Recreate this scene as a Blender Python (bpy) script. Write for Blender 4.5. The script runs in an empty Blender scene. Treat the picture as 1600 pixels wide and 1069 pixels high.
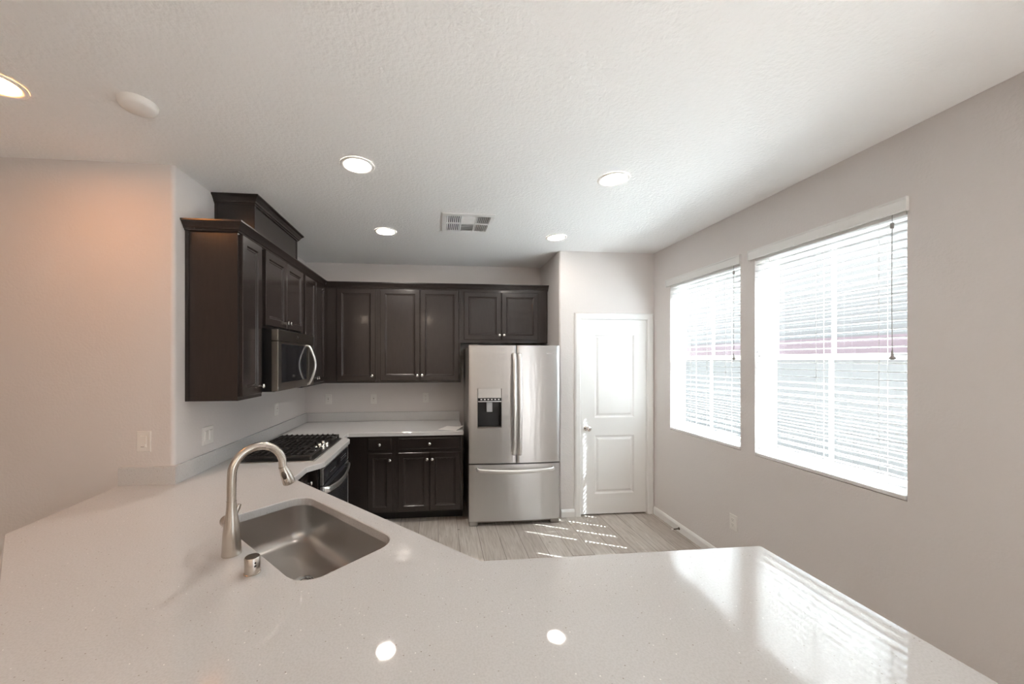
import bpy, bmesh, math, random
from mathutils import Vector, Matrix

random.seed(7)
scene = bpy.context.scene
COL = scene.collection
PI = math.pi

# ------------------------------------------------------------------ camera
F_PX, CX, CY = 576.6, 739.6, 562.5
CAM_H, YAW = 1.6218, 0.0948
cam_data = bpy.data.cameras.new('camera')
cam_data.sensor_fit = 'HORIZONTAL'
cam_data.sensor_width = 36.0
cam_data.lens = 36.0 * F_PX / 1600.0
cam_data.shift_x = (800.0 - CX) / 1600.0
cam_data.shift_y = (CY - 534.5) / 1600.0
cam_data.clip_start = 0.02
cam = bpy.data.objects.new('camera', cam_data)
COL.objects.link(cam)
cam.location = (0, 0, CAM_H)
cam.rotation_euler = (PI / 2 - 0.0002, 0.0002, -YAW)
scene.camera = cam

# ------------------------------------------------------------------ view, world, sun
scene.view_settings.view_transform = 'Standard'
scene.view_settings.look = 'None'
scene.view_settings.gamma = 1.0
scene.view_settings.use_curve_mapping = False
scene.view_settings.exposure = 1.28
scene.cycles.use_denoising = True
scene.cycles.max_bounces = 14
scene.cycles.diffuse_bounces = 8
scene.cycles.glossy_bounces = 5
scene.cycles.transmission_bounces = 8
scene.cycles.transparent_max_bounces = 12
scene.cycles.caustics_reflective = False
scene.cycles.caustics_refractive = False
scene.cycles.sample_clamp_indirect = 12.0

SKY = 2.6
world = bpy.data.worlds.new('world')
world.use_nodes = True
scene.world = world
bgn = world.node_tree.nodes['Background']
bgn.inputs[0].default_value = (0.74, 0.87, 1.0, 1)
bgn.inputs[1].default_value = SKY

sun_dir = Vector((0.902 * math.cos(math.radians(53)), -0.432 * math.cos(math.radians(53)), math.sin(math.radians(53))))
sl = bpy.data.lights.new('sun', 'SUN')
sl.energy = 37.5
sl.angle = math.radians(0.5)
sl.color = (0.90, 0.955, 1.0)
so = bpy.data.objects.new('sun', sl)
so.rotation_euler = sun_dir.to_track_quat('Z', 'Y').to_euler()
so.location = (12, -6, 14)
COL.objects.link(so)


def portal(name, loc, rot, sx, sy):
    l = bpy.data.lights.new(name, 'AREA')
    l.shape = 'RECTANGLE'
    l.size = sx
    l.size_y = sy
    l.cycles.is_portal = True
    o = bpy.data.objects.new(name, l)
    o.location = loc
    o.rotation_euler = rot
    COL.objects.link(o)


portal('added_opening_daylight', (2.43, -1.35, 1.1), (0, PI / 2, 0), 2.1, 0.9)  # portal of the opening added behind the camera to let in fill daylight
portal('window_daylight', (2.43, 2.018, 1.66), (0, PI / 2, 0), 1.46, 0.88)
portal('window_daylight', (2.43, 3.004, 1.66), (0, PI / 2, 0), 1.46, 0.86)

# ------------------------------------------------------------------ dimensions
XR, YD, YB, XL, YL, HC = 2.2684, 3.7004, 4.4035, -1.5136, 2.2772, 2.744
XJ = 1.240          # side wall of the fridge alcove
ZC, ZC0 = 0.910, 0.872
SQ = math.sqrt(0.5)
U = Vector((0.709, -0.705, 0))
N = Vector((0.705, 0.709, 0))

# ------------------------------------------------------------------ materials
MATS = {}


def nodes_of(m):
    return m.node_tree.nodes, m.node_tree.links


def mat(name, color, rough=0.5, metal=0.0, spec=0.5, coat=0.0, bump=None, var=None, aniso=0.0, emit=None):
    m = bpy.data.materials.new(name)
    m.use_nodes = True
    n, l = nodes_of(m)
    b = n['Principled BSDF']
    b.inputs['Base Color'].default_value = (*color, 1)
    b.inputs['Roughness'].default_value = rough
    b.inputs['Metallic'].default_value = metal
    b.inputs['Specular IOR Level'].default_value = spec
    b.inputs['Coat Weight'].default_value = coat
    b.inputs['Coat Roughness'].default_value = 0.08
    tc = n.new('ShaderNodeTexCoord')
    if bump:
        scale, strength, dist, stretch = bump
        mp = n.new('ShaderNodeMapping')
        mp.inputs['Scale'].default_value = stretch
        nz = n.new('ShaderNodeTexNoise')
        nz.inputs['Scale'].default_value = scale
        nz.inputs['Detail'].default_value = 3.0
        bp = n.new('ShaderNodeBump')
        bp.inputs['Strength'].default_value = strength
        bp.inputs['Distance'].default_value = dist
        l.new(tc.outputs['Object'], mp.inputs['Vector'])
        l.new(mp.outputs['Vector'], nz.inputs['Vector'])
        l.new(nz.outputs['Fac'], bp.inputs['Height'])
        l.new(bp.outputs['Normal'], b.inputs['Normal'])
    if var:
        scale, c2, stretch = var
        mp = n.new('ShaderNodeMapping')
        mp.inputs['Scale'].default_value = stretch
        nz = n.new('ShaderNodeTexNoise')
        nz.inputs['Scale'].default_value = scale
        nz.inputs['Detail'].default_value = 5.0
        mx = n.new('ShaderNodeMix')
        mx.data_type = 'RGBA'
        mx.inputs[6].default_value = (*color, 1)
        mx.inputs[7].default_value = (*c2, 1)
        l.new(tc.outputs['Object'], mp.inputs['Vector'])
        l.new(mp.outputs['Vector'], nz.inputs['Vector'])
        l.new(nz.outputs['Fac'], mx.inputs[0])
        l.new(mx.outputs[2], b.inputs['Base Color'])
    if aniso:
        b.inputs['Anisotropic Rotation'].default_value = 0.25
        tg = n.new('ShaderNodeTangent')
        tg.direction_type = 'RADIAL'
        tg.axis = 'Z'
        b.inputs['Anisotropic'].default_value = aniso
        l.new(tg.outputs[0], b.inputs['Tangent'])
    if emit:
        b.inputs['Emission Color'].default_value = (*emit[0], 1)
        b.inputs['Emission Strength'].default_value = emit[1]
    MATS[name] = m
    return m


ONE = (1, 1, 1)
M_WALL = mat('wall_paint', (0.73, 0.697, 0.682), 0.75, spec=0.3, bump=(75, 0.35, 0.004, ONE))
M_CEIL = mat('ceiling_texture', (0.87, 0.868, 0.864), 0.85, spec=0.2, bump=(60, 0.55, 0.006, ONE))
M_WHITE = mat('white_trim_paint', (0.86, 0.86, 0.85), 0.35)
M_PLASTIC = mat('white_plastic', (0.82, 0.80, 0.77), 0.35)
M_PLATEGAP = mat('slot_shadow_plastic', (0.12, 0.11, 0.10), 0.5)
M_WOOD = mat('espresso_wood', (0.0235, 0.0185, 0.0170), 0.24, spec=0.5, coat=0.2,
             bump=(60, 0.03, 0.001, (4, 4, 0.6)), var=(14, (0.032, 0.0245, 0.0225), (5, 5, 0.6)))
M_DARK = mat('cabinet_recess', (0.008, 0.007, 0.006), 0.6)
M_STEEL = mat('brushed_stainless', (0.64, 0.635, 0.63), 0.30, 1.0, bump=(5, 0.05, 0.02, (5, 1, 0.5)), aniso=0.8)
M_STEELD = mat('dark_stainless', (0.30, 0.275, 0.25), 0.30, 1.0, aniso=0.4)
M_SINK = mat('sink_stainless', (0.50, 0.48, 0.46), 0.30, 1.0, bump=(300, 0.05, 0.001, (1, 8, 1)))
M_NICKEL = mat('brushed_nickel', (0.60, 0.555, 0.50), 0.27, 1.0)
M_CHROME = mat('polished_chrome', (0.80, 0.79, 0.77), 0.12, 1.0)
M_HANDLE = mat('satin_handle_metal', (0.86, 0.855, 0.85), 0.33, 1.0)
M_FRSIDE = mat('fridge_side_grey', (0.34, 0.32, 0.30), 0.40, 0.7)
M_BLACKGL = mat('black_glass', (0.012, 0.013, 0.016), 0.06, spec=0.8)
M_OVENGL = mat('oven_glass', (0.045, 0.048, 0.055), 0.10, spec=0.8)
M_BLACK = mat('black_enamel', (0.012, 0.012, 0.013), 0.32)
M_IRON = mat('cast_iron', (0.022, 0.020, 0.020), 0.45, bump=(250, 0.3, 0.001, ONE))
M_GREYTX = mat('grey_marking', (0.45, 0.46, 0.48), 0.4)
M_RUBBER = mat('white_rubber', (0.85, 0.83, 0.80), 0.5)
M_SPRING = mat('dark_spring_steel', (0.16, 0.14, 0.12), 0.35, 1.0)
M_VINYL = mat('vinyl_window_frame', (0.86, 0.86, 0.86), 0.4)
M_CORD = mat('grey_blind_cord', (0.36, 0.35, 0.34), 0.7)
M_CORDW = mat('white_blind_cord', (0.80, 0.79, 0.77), 0.7)
M_PAPER = mat('white_paper', (0.84, 0.82, 0.79), 0.6)
M_VALANCE = mat('blind_valance', (0.80, 0.80, 0.79), 0.45)
M_DUCT = mat('duct_shadow', (0.10, 0.10, 0.10), 0.8)
M_HOUSE = mat('stucco_light', (0.20, 0.182, 0.170), 0.9)
M_PINK = mat('terracotta_band', (0.235, 0.165, 0.17), 0.9)
M_FENCE = mat('block_fence', (0.11, 0.108, 0.108), 0.9, var=(3, (0.095, 0.0935, 0.0935), ONE))
M_YARD = mat('yard_concrete', (0.50, 0.47, 0.43), 0.9)
M_SLAB = mat('lens_glass_ring', (0.85, 0.84, 0.82), 0.4)

# blinds: white faux wood that lets a little light through
M_SLAT = mat('blind_slat', (0.86, 0.865, 0.87), 0.4)
_n, _l = nodes_of(M_SLAT)
_tr = _n.new('ShaderNodeBsdfTranslucent')
_tr.inputs[0].default_value = (0.9, 0.905, 0.91, 1)
_mx = _n.new('ShaderNodeMixShader')
_mx.inputs[0].default_value = 0.16
_l.new(_n['Principled BSDF'].outputs[0], _mx.inputs[1])
_l.new(_tr.outputs[0], _mx.inputs[2])
_l.new(_mx.outputs[0], _n['Material Output'].inputs[0])

# window glass
M_GLASS = bpy.data.materials.new('window_glass')
M_GLASS.use_nodes = True
_n, _l = nodes_of(M_GLASS)
_n.remove(_n['Principled BSDF'])
_t = _n.new('ShaderNodeBsdfTransparent')
_t.inputs[0].default_value = (0.95, 0.97, 0.96, 1)
_g = _n.new('ShaderNodeBsdfGlossy')
_g.inputs['Roughness'].default_value = 0.0
_lw = _n.new('ShaderNodeLayerWeight')
_pw = _n.new('ShaderNodeMath')
_pw.operation = 'POWER'
_pw.inputs[1].default_value = 5.0
_f = _n.new('ShaderNodeMath')
_f.operation = 'MULTIPLY_ADD'
_f.inputs[1].default_value = 0.9
_f.inputs[2].default_value = 0.04
_l.new(_lw.outputs['Facing'], _pw.inputs[0])
_l.new(_pw.outputs[0], _f.inputs[0])
_mx = _n.new('ShaderNodeMixShader')
_l.new(_f.outputs[0], _mx.inputs[0])
_l.new(_t.outputs[0], _mx.inputs[1])
_l.new(_g.outputs[0], _mx.inputs[2])
_l.new(_mx.outputs[0], _n['Material Output'].inputs[0])


def quartz():
    m = mat('quartz_counter', (0.60, 0.595, 0.59), 0.035, spec=0.55)
    n, l = nodes_of(m)
    b = n['Principled BSDF']
    tc = n.new('ShaderNodeTexCoord')
    # fine mottled grain
    nz = n.new('ShaderNodeTexNoise')
    nz.inputs['Scale'].default_value = 190
    nz.inputs['Detail'].default_value = 2
    r1 = n.new('ShaderNodeValToRGB')
    r1.color_ramp.elements[0].position = 0.30
    r1.color_ramp.elements[0].color = (0.59, 0.585, 0.58, 1)
    r1.color_ramp.elements[1].position = 0.62
    r1.color_ramp.elements[1].color = (0.655, 0.652, 0.65, 1)
    # scattered dark and bright chips
    vo = n.new('ShaderNodeTexVoronoi')
    vo.inputs['Scale'].default_value = 95
    dist = n.new('ShaderNodeMath')
    dist.operation = 'LESS_THAN'
    dist.inputs[1].default_value = 0.16
    sep = n.new('ShaderNodeSeparateColor')
    dk = n.new('ShaderNodeMath')
    dk.operation = 'LESS_THAN'
    dk.inputs[1].default_value = 0.10
    br = n.new('ShaderNodeMath')
    br.operation = 'GREATER_THAN'
    br.inputs[1].default_value = 0.955
    md = n.new('ShaderNodeMath')
    md.operation = 'MULTIPLY'
    mb_ = n.new('ShaderNodeMath')
    mb_.operation = 'MULTIPLY'
    l.new(tc.outputs['Object'], nz.inputs['Vector'])
    l.new(tc.outputs['Object'], vo.inputs['Vector'])
    l.new(nz.outputs['Fac'], r1.inputs[0])
    l.new(vo.outputs['Distance'], dist.inputs[0])
    l.new(vo.outputs['Color'], sep.inputs[0])
    l.new(sep.outputs[0], dk.inputs[0])
    l.new(sep.outputs[1], br.inputs[0])
    l.new(dk.outputs[0], md.inputs[0])
    l.new(dist.outputs[0], md.inputs[1])
    l.new(br.outputs[0], mb_.inputs[0])
    l.new(dist.outputs[0], mb_.inputs[1])
    m1 = n.new('ShaderNodeMix')
    m1.data_type = 'RGBA'
    m1.inputs[7].default_value = (0.36, 0.33, 0.30, 1)
    m2 = n.new('ShaderNodeMix')
    m2.data_type = 'RGBA'
    m2.inputs[7].default_value = (0.95, 0.94, 0.92, 1)
    l.new(md.outputs[0], m1.inputs[0])
    l.new(r1.outputs[0], m1.inputs[6])
    l.new(mb_.outputs[0], m2.inputs[0])
    l.new(m1.outputs[2], m2.inputs[6])
    l.new(m2.outputs[2], b.inputs['Base Color'])
    return m


M_QUARTZ = quartz()


def plank_floor():
    m = mat('oak_plank_floor', (0.4, 0.36, 0.32), 0.38, spec=0.4)
    n, l = nodes_of(m)
    b = n['Principled BSDF']
    tc = n.new('ShaderNodeTexCoord')
    mp = n.new('ShaderNodeMapping')
    mp.inputs['Rotation'].default_value = (0, 0, PI / 2)
    br = n.new('ShaderNodeTexBrick')
    br.inputs['Scale'].default_value = 1.0
    br.inputs['Brick Width'].default_value = 1.25
    br.inputs['Row Height'].default_value = 0.185
    br.inputs['Mortar Size'].default_value = 0.0022
    br.inputs['Color1'].default_value = (0.52, 0.475, 0.435, 1)
    br.inputs['Color2'].default_value = (0.64, 0.60, 0.555, 1)
    br.inputs['Mortar'].default_value = (0.22, 0.19, 0.165, 1)
    br.offset = 0.37
    mp2 = n.new('ShaderNodeMapping')
    mp2.inputs['Scale'].default_value = (26, 2.2, 1)
    nz = n.new('ShaderNodeTexNoise')
    nz.inputs['Scale'].default_value = 1.6
    nz.inputs['Detail'].default_value = 8
    nz.inputs['Distortion'].default_value = 1.2
    rp = n.new('ShaderNodeValToRGB')
    rp.color_ramp.elements[0].position = 0.32
    rp.color_ramp.elements[0].color = (0.70, 0.67, 0.64, 1)
    rp.color_ramp.elements[1].position = 0.72
    rp.color_ramp.elements[1].color = (1.0, 1.0, 1.0, 1)
    vo = n.new('ShaderNodeTexVoronoi')
    vo.inputs['Scale'].default_value = 4.4
    kn = n.new('ShaderNodeValToRGB')
    kn.color_ramp.elements[0].position = 0.02
    kn.color_ramp.elements[0].color = (0.45, 0.40, 0.36, 1)
    kn.color_ramp.elements[1].position = 0.075
    kn.color_ramp.elements[1].color = (1, 1, 1, 1)
    a = n.new('ShaderNodeMix')
    a.data_type = 'RGBA'
    a.blend_type = 'MULTIPLY'
    a.inputs[0].default_value = 1.0
    c = n.new('ShaderNodeMix')
    c.data_type = 'RGBA'
    c.blend_type = 'MULTIPLY'
    c.inputs[0].default_value = 1.0
    l.new(tc.outputs['Object'], mp.inputs['Vector'])
    l.new(mp.outputs['Vector'], br.inputs['Vector'])
    l.new(tc.outputs['Object'], mp2.inputs['Vector'])
    l.new(mp2.outputs['Vector'], nz.inputs['Vector'])
    l.new(tc.outputs['Object'], vo.inputs['Vector'])
    l.new(nz.outputs['Fac'], rp.inputs[0])
    l.new(vo.outputs['Distance'], kn.inputs[0])
    l.new(br.outputs['Color'], a.inputs[6])
    l.new(rp.outputs[0], a.inputs[7])
    l.new(a.outputs[2], c.inputs[6])
    l.new(kn.outputs[0], c.inputs[7])
    l.new(c.outputs[2], b.inputs['Base Color'])
    return m


M_FLOOR = plank_floor()

# ------------------------------------------------------------------ mesh helpers
OFF = {}


class MB:
    def __init__(self):
        self.bm = bmesh.new()

    def verts(self, pts):
        return [self.bm.verts.new(p) for p in pts]

    def face(self, vs):
        try:
            return self.bm.faces.new(vs)
        except ValueError:
            return None

    def box(self, x0, x1, y0, y1, z0, z1, bevel=0.0, seg=2):
        t = bmesh.new()
        bmesh.ops.create_cube(t, size=1.0)
        for v in t.verts:
            v.co = Vector(((x0 + x1) / 2 + v.co.x * (x1 - x0), (y0 + y1) / 2 + v.co.y * (y1 - y0), (z0 + z1) / 2 + v.co.z * (z1 - z0)))
        if bevel > 0:
            bmesh.ops.bevel(t, geom=t.edges[:], offset=bevel, segments=seg, profile=0.5, affect='EDGES')
        self.merge(t)
        return self

    def merge(self, t, mtx=None):
        mp = {}
        for v in t.verts:
            mp[v] = self.bm.verts.new(mtx @ v.co if mtx else v.co)
        for f in t.faces:
            self.face([mp[v] for v in f.verts])
        t.free()

    def obox(self, mtx, sx, sy, sz, bevel=0.0):
        """box of full size sx, sy, sz centred in the frame mtx"""
        t = bmesh.new()
        bmesh.ops.create_cube(t, size=1.0)
        for v in t.verts:
            v.co = Vector((v.co.x * sx, v.co.y * sy, v.co.z * sz))
        if bevel > 0:
            bmesh.ops.bevel(t, geom=t.edges[:], offset=bevel, segments=2, profile=0.5, affect='EDGES')
        self.merge(t, mtx)
        return self

    def loft(self, loops, cap0=True, cap1=True, closed=True):
        rings = [self.verts(lp) for lp in loops]
        for a, b in zip(rings, rings[1:]):
            k = len(a)
            for i in range(k if closed else k - 1):
                j = (i + 1) % k
                self.face([a[i], a[j], b[j], b[i]])
        if cap0:
            self.face(list(reversed(rings[0])))
        if cap1:
            self.face(rings[-1])
        return self

    def lathe(self, mtx, prof, n=28, cap0=True, cap1=True):
        loops = []
        for r, z in prof:
            loops.append([mtx @ Vector((r * math.cos(2 * PI * i / n), r * math.sin(2 * PI * i / n), z)) for i in range(n)])
        return self.loft(loops, cap0, cap1)

    def tube(self, pts, rad, n=12, sx=1.0, sy=1.0, up=Vector((0, 0, 1))):
        pts = [Vector(p) for p in pts]
        rads = rad if isinstance(rad, (list, tuple)) else [rad] * len(pts)
        loops = []
        prev = None
        for i, p in enumerate(pts):
            if i == 0:
                t = pts[1] - pts[0]
            elif i == len(pts) - 1:
                t = pts[-1] - pts[-2]
            else:
                t = (pts[i + 1] - pts[i]).normalized() + (pts[i] - pts[i - 1]).normalized()
            t.normalize()
            if prev is None:
                a = up if abs(up.dot(t)) < 0.95 else Vector((1, 0, 0))
                x = (a - t * a.dot(t)).normalized()
            else:
                x = (prev - t * prev.dot(t)).normalized()
            prev = x
            y = t.cross(x)
            loops.append([p + x * (math.cos(2 * PI * k / n) * rads[i] * sx) + y * (math.sin(2 * PI * k / n) * rads[i] * sy) for k in range(n)])
        return self.loft(loops)

    def prism(self, outer, z0, z1, holes=(), chamfer=0.0):
        """plan polygon (counter-clockwise) extruded from z0 to z1, with holes"""
        bm = self.bm

        def cap(z, outs, hs, flip):
            t = bmesh.new()
            edges = []
            for lp in [outs] + list(hs):
                vs = [t.verts.new((p[0], p[1], z)) for p in lp]
                for i in range(len(vs)):
                    edges.append(t.edges.new((vs[i], vs[(i + 1) % len(vs)])))
            bmesh.ops.triangle_fill(t, edges=edges, use_beauty=True, use_dissolve=False)
            for f in t.faces:
                f.normal_update()
                if (f.normal.z > 0) == flip:
                    f.normal_flip()
            self.merge(t)
        inner_o = inset_poly(outer, chamfer) if chamfer else outer
        inner_h = [inset_poly(h, -chamfer) if chamfer else h for h in holes]
        cap(z1, inner_o, inner_h, False)
        cap(z0, outer, holes, True)
        levels = [(z0, outer, list(holes)), (z1 - chamfer, outer, list(holes))]
        if chamfer:
            levels.append((z1, inner_o, inner_h))
        for k in range(len(holes) + 1):
            loops = []
            for z, o, hs in levels:
                lp = o if k == 0 else hs[k - 1]
                lp = [(p[0], p[1], z) for p in lp]
                if k > 0:
                    lp.reverse()
                loops.append(lp)
            self.loft(loops, False, False)
        return self

    def panel(self, mtx, w, h, loops):
        """nested rectangles in the local XY plane: list of (inset, height); the last one is capped"""
        ls = []
        for ins, z in loops:
            ls.append([mtx @ Vector(p) for p in ((ins, ins, z), (w - ins, ins, z), (w - ins, h - ins, z), (ins, h - ins, z))])
        return self.loft(ls, False, True)

    def sweep(self, path, prof):
        """profile (out, z) swept along a plan path, mitred; out is to the right hand of the path"""
        path = [Vector((p[0], p[1], 0)) for p in path]
        nrm = []
        for a, b in zip(path, path[1:]):
            d = (b - a).normalized()
            nrm.append(Vector((d.y, -d.x, 0)))
        loops = []
        for i, p in enumerate(path):
            if i == 0:
                m = nrm[0]
            elif i == len(path) - 1:
                m = nrm[-1]
            else:
                m = nrm[i - 1] + nrm[i]
                m = m / (m.dot(nrm[i]))
            loops.append([p + m * o + Vector((0, 0, z)) for o, z in prof])
        return self.loft(loops)

    def build(self, name, m, parent=None, smooth=False, angle=40):
        bm = self.bm
        bmesh.ops.remove_doubles(bm, verts=bm.verts[:], dist=1e-6)
        bmesh.ops.recalc_face_normals(bm, faces=bm.faces[:])
        me = bpy.data.meshes.new(name)
        off = OFF.get(parent.name, Vector((0, 0, 0))) if parent else Vector((0, 0, 0))
        if off.length > 0:
            bmesh.ops.translate(bm, verts=bm.verts[:], vec=-off)
        if smooth:
            lim = math.radians(angle)
            for f in bm.faces:
                f.smooth = True
            for e in bm.edges:
                if len(e.link_faces) != 2 or e.calc_face_angle(0) > lim:
                    e.smooth = False
        bm.to_mesh(me)
        bm.free()
        me.materials.append(m)
        o = bpy.data.objects.new(name, me)
        COL.objects.link(o)
        if parent:
            o.parent = parent
            OFF[o.name] = off
        return o


def inset_poly(poly, d):
    """move every side of a counter-clockwise polygon inwards by d"""
    k = len(poly)
    out = []
    for i in range(k):
        p0, p1, p2 = Vector(poly[i - 1][:2]), Vector(poly[i][:2]), Vector(poly[(i + 1) % k][:2])
        d1, d2 = (p1 - p0).normalized(), (p2 - p1).normalized()
        n1, n2 = Vector((-d1.y, d1.x)), Vector((-d2.y, d2.x))
        m = n1 + n2
        m = m / max(m.dot(n1), 0.2)
        out.append((p1.x + m.x * d, p1.y + m.y * d))
    return out


def tag(o, label=None, cat=None, group=None, kind=None):
    if label:
        o['label'] = label
    if cat:
        o['category'] = cat
    if group:
        o['group'] = group
    if kind:
        o['kind'] = kind
    return o


def thing(name, loc, label, cat, group=None, kind=None):
    o = bpy.data.objects.new(name, None)
    o.empty_display_size = 0.1
    o.location = loc
    COL.objects.link(o)
    OFF[o.name] = Vector(loc)
    return tag(o, label, cat, group, kind)


def struct(o, label, cat):
    return tag(o, label, cat, None, 'structure')


def T(x, y, z):
    return Matrix.Translation((x, y, z))


def frame(origin, ax, ay, az):
    m = Matrix((Vector(ax), Vector(ay), Vector(az))).transposed().to_4x4()
    m.translation = Vector(origin)
    return m


def arc_pts(cx, cy, r, a0, a1, n):
    return [(cx + r * math.cos(a0 + (a1 - a0) * i / n), cy + r * math.sin(a0 + (a1 - a0) * i / n)) for i in range(n + 1)]


# ------------------------------------------------------------------ room shell
WT = 0.15
mb = MB()
mb.box(-5.0, 2.6, -3.6, 4.6, -0.10, 0.0)
struct(mb.build('floor', M_FLOOR), 'grey-brown wood plank floor', 'floor')
mb = MB()
mb.box(-5.2, 2.45, -3.7, 4.6, HC, HC + 0.12)
struct(mb.build('ceiling', M_CEIL), 'white textured ceiling over the kitchen', 'ceiling')

# solid wall block whose two faces meet at the rounded outside corner beside the cooktop run
RB = 0.022
pts = [(-5.0, 4.6), (-5.0, YL)] + arc_pts(XL - RB, YL + RB, RB, -PI / 2, 0, 8) + [(XL, 4.6)]
mb = MB()
mb.prism(pts, 0, HC)
struct(mb.build('wall_left', M_WALL, smooth=True, angle=30), 'beige wall with rounded corner behind the cooktop run', 'wall')
mb = MB()
mb.box(XL, XJ, YB, YB + 0.12, 0, HC)
struct(mb.build('wall_back', M_WALL), 'beige wall behind the cabinets and refrigerator', 'wall')

# pantry wall with its door opening (solid block, rounded corner beside the refrigerator)
DX0, DX1, DZ = 1.462, 2.196, 2.052
c = arc_pts(XJ + RB, YD + RB, RB, PI, 1.5 * PI, 8)
mb = MB()
mb.prism([(XJ, 4.55)] + c + [(DX0, YD), (DX0, YD + 0.11), (DX1, YD + 0.11), (DX1, YD), (XR, YD), (XR, 4.55)], 0, DZ)
mb.prism([(XJ, 4.55)] + c + [(XR, YD), (XR, 4.55)], DZ, HC)
struct(mb.build('wall_pantry', M_WALL, smooth=True, angle=30), 'pale wall around the white pantry door', 'wall')

# window wall
WINS = {'small': (2.579, 3.428, 0.938, 2.385), 'large': (1.585, 2.452, 0.932, 2.385)}
mb = MB()
X0, X1 = XR, XR + WT
mb.box(X0, X1, -3.6, -1.8, 0, HC)
mb.box(X0, X1, -1.8, -0.9, 2.15, HC)  # leaves an added opening behind the camera, for fill light and a fridge highlight
mb.box(X0, X1, -0.9, 1.585, 0, HC)
mb.box(X0, X1, 1.585, 2.452, 0, 0.932)
mb.box(X0, X1, 1.585, 2.452, 2.385, HC)
mb.box(X0, X1, 2.452, 2.579, 0, HC)
mb.box(X0, X1, 2.579, 3.428, 0, 0.938)
mb.box(X0, X1, 2.579, 3.428, 2.385, HC)
mb.box(X0, X1, 3.428, 4.6, 0, HC)
struct(mb.build('wall_right', M_WALL), 'beige textured wall with the two windows', 'wall')

mb = MB()
mb.box(-5.2, -5.0, -3.7, 4.6, 0, HC)
struct(mb.build('wall_far', M_WALL), 'beige wall of the adjoining room', 'wall')
mb = MB()
mb.box(-5.0, XR, -3.6, -3.45, 0, HC)
struct(mb.build('wall_rear', M_WALL), 'plain beige wall at the far end of the adjoining room', 'wall')

# baseboards
BBP = [(0, 0), (0.014, 0), (0.014, 0.055), (0.010, 0.068), (0.004, 0.078), (0, 0.080)]
mb = MB()
mb.sweep([(XR, -0.85), (XR, YD - 0.012)][::-1], BBP)
struct(mb.build('baseboard_right', M_WHITE), 'white baseboard below the two windows', 'baseboard')
mb = MB()
mb.sweep([(XJ + 0.02, YD), (1.400, YD)], BBP)
struct(mb.build('baseboard_pantry', M_WHITE), 'short white baseboard between refrigerator and door', 'baseboard')

# ------------------------------------------------------------------ pantry door
door = thing('door_1', (1.83, YD, 0), 'white two-panel pantry door in its white frame', 'door', kind='structure')
SX0, SX1, SZ0, SZ1, SY = 1.473, 2.185, 0.018, 2.041, YD + 0.006
mb = MB()
xs = [SX0, 1.621, 2.053, SX1]
zs = [SZ0, 0.225, 0.833, 1.019, 1.884, SZ1]
for i in range(3):
    for j in range(5):
        if i == 1 and j in (1, 3):
            w, h = xs[2] - xs[1], zs[j + 1] - zs[j]
            mb.panel(frame((xs[1], SY, zs[j]), (1, 0, 0), (0, 0, 1), (0, -1, 0)), w, h,
                     [(0, 0), (0.006, -0.004), (0.014, -0.011), (0.024, -0.012), (0.040, -0.004), (0.046, -0.003)])
        else:
            mb.face(mb.verts([(xs[i], SY, zs[j]), (xs[i + 1], SY, zs[j]), (xs[i + 1], SY, zs[j + 1]), (xs[i], SY, zs[j + 1])]))
ring = [(SX0, SZ0), (SX1, SZ0), (SX1, SZ1), (SX0, SZ1)]
mb.loft([[(a, SY, b) for a, b in ring], [(a, SY + 0.035, b) for a, b in ring]], False, True)
mb.build('slab', M_WHITE, door)
CASP = [(0, 0), (0.010, 0.0), (0.016, 0.012), (0.016, 0.050), (0.010, 0.062), (0.006, 0.066), (0.0, 0.066)]
mb = MB()


def casing(x_in, x_out, ztop_in, ztop_out):
    # two legs and a head, mitred
    loops = []
    for (x, z) in ((1, 0), (1, 1), (2, 1), (2, 0)):
        lp = []
        for o, s in CASP:
            t = s / 0.066
            xl = 1.467 + (1.401 - 1.467) * t
            xr = 2.191 + (2.257 - 2.191) * t
            zz = 0.0 if z == 0 else ztop_in + (ztop_out - ztop_in) * t
            lp.append((xl if x == 1 else xr, YD - o, zz))
        loops.append(lp)
    mb.loft(loops)


casing(0, 0, 2.046, 2.1085)
mb.build('casing', M_WHITE, door)
mb = MB()
mb.box(DX0, 1.471, YD - 0.002, YD + 0.10, 0, DZ)
mb.box(2.187, DX1, YD - 0.002, YD + 0.10, 0, DZ)
mb.box(1.471, 2.187, YD - 0.002, YD + 0.10, 2.044, DZ)
mb.build('jamb', M_WHITE, door)
mb = MB()
kx, kz = 1.535, 0.914
mb.lathe(frame((kx, SY, kz), (1, 0, 0), (0, 0, 1), (0, -1, 0)),
         [(0.031, 0), (0.031, 0.004), (0.026, 0.009), (0.012, 0.011), (0.011, 0.030), (0.020, 0.038), (0.027, 0.048), (0.028, 0.056), (0.024, 0.064), (0.012, 0.068)])
tag(mb.build('knob', M_CHROME, door, smooth=True), 'polished metal door knob')
for z in (1.773, 0.963, 0.187):
    mb = MB()
    mb.lathe(T(2.188, SY - 0.006, z - 0.045), [(0.006, 0), (0.006, 0.09)], 10)
    mb.box(2.180, 2.196, SY - 0.003, SY + 0.001, z - 0.045, z + 0.045)
    tag(mb.build('hinge', M_HANDLE, door), 'small metal hinge')

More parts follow.
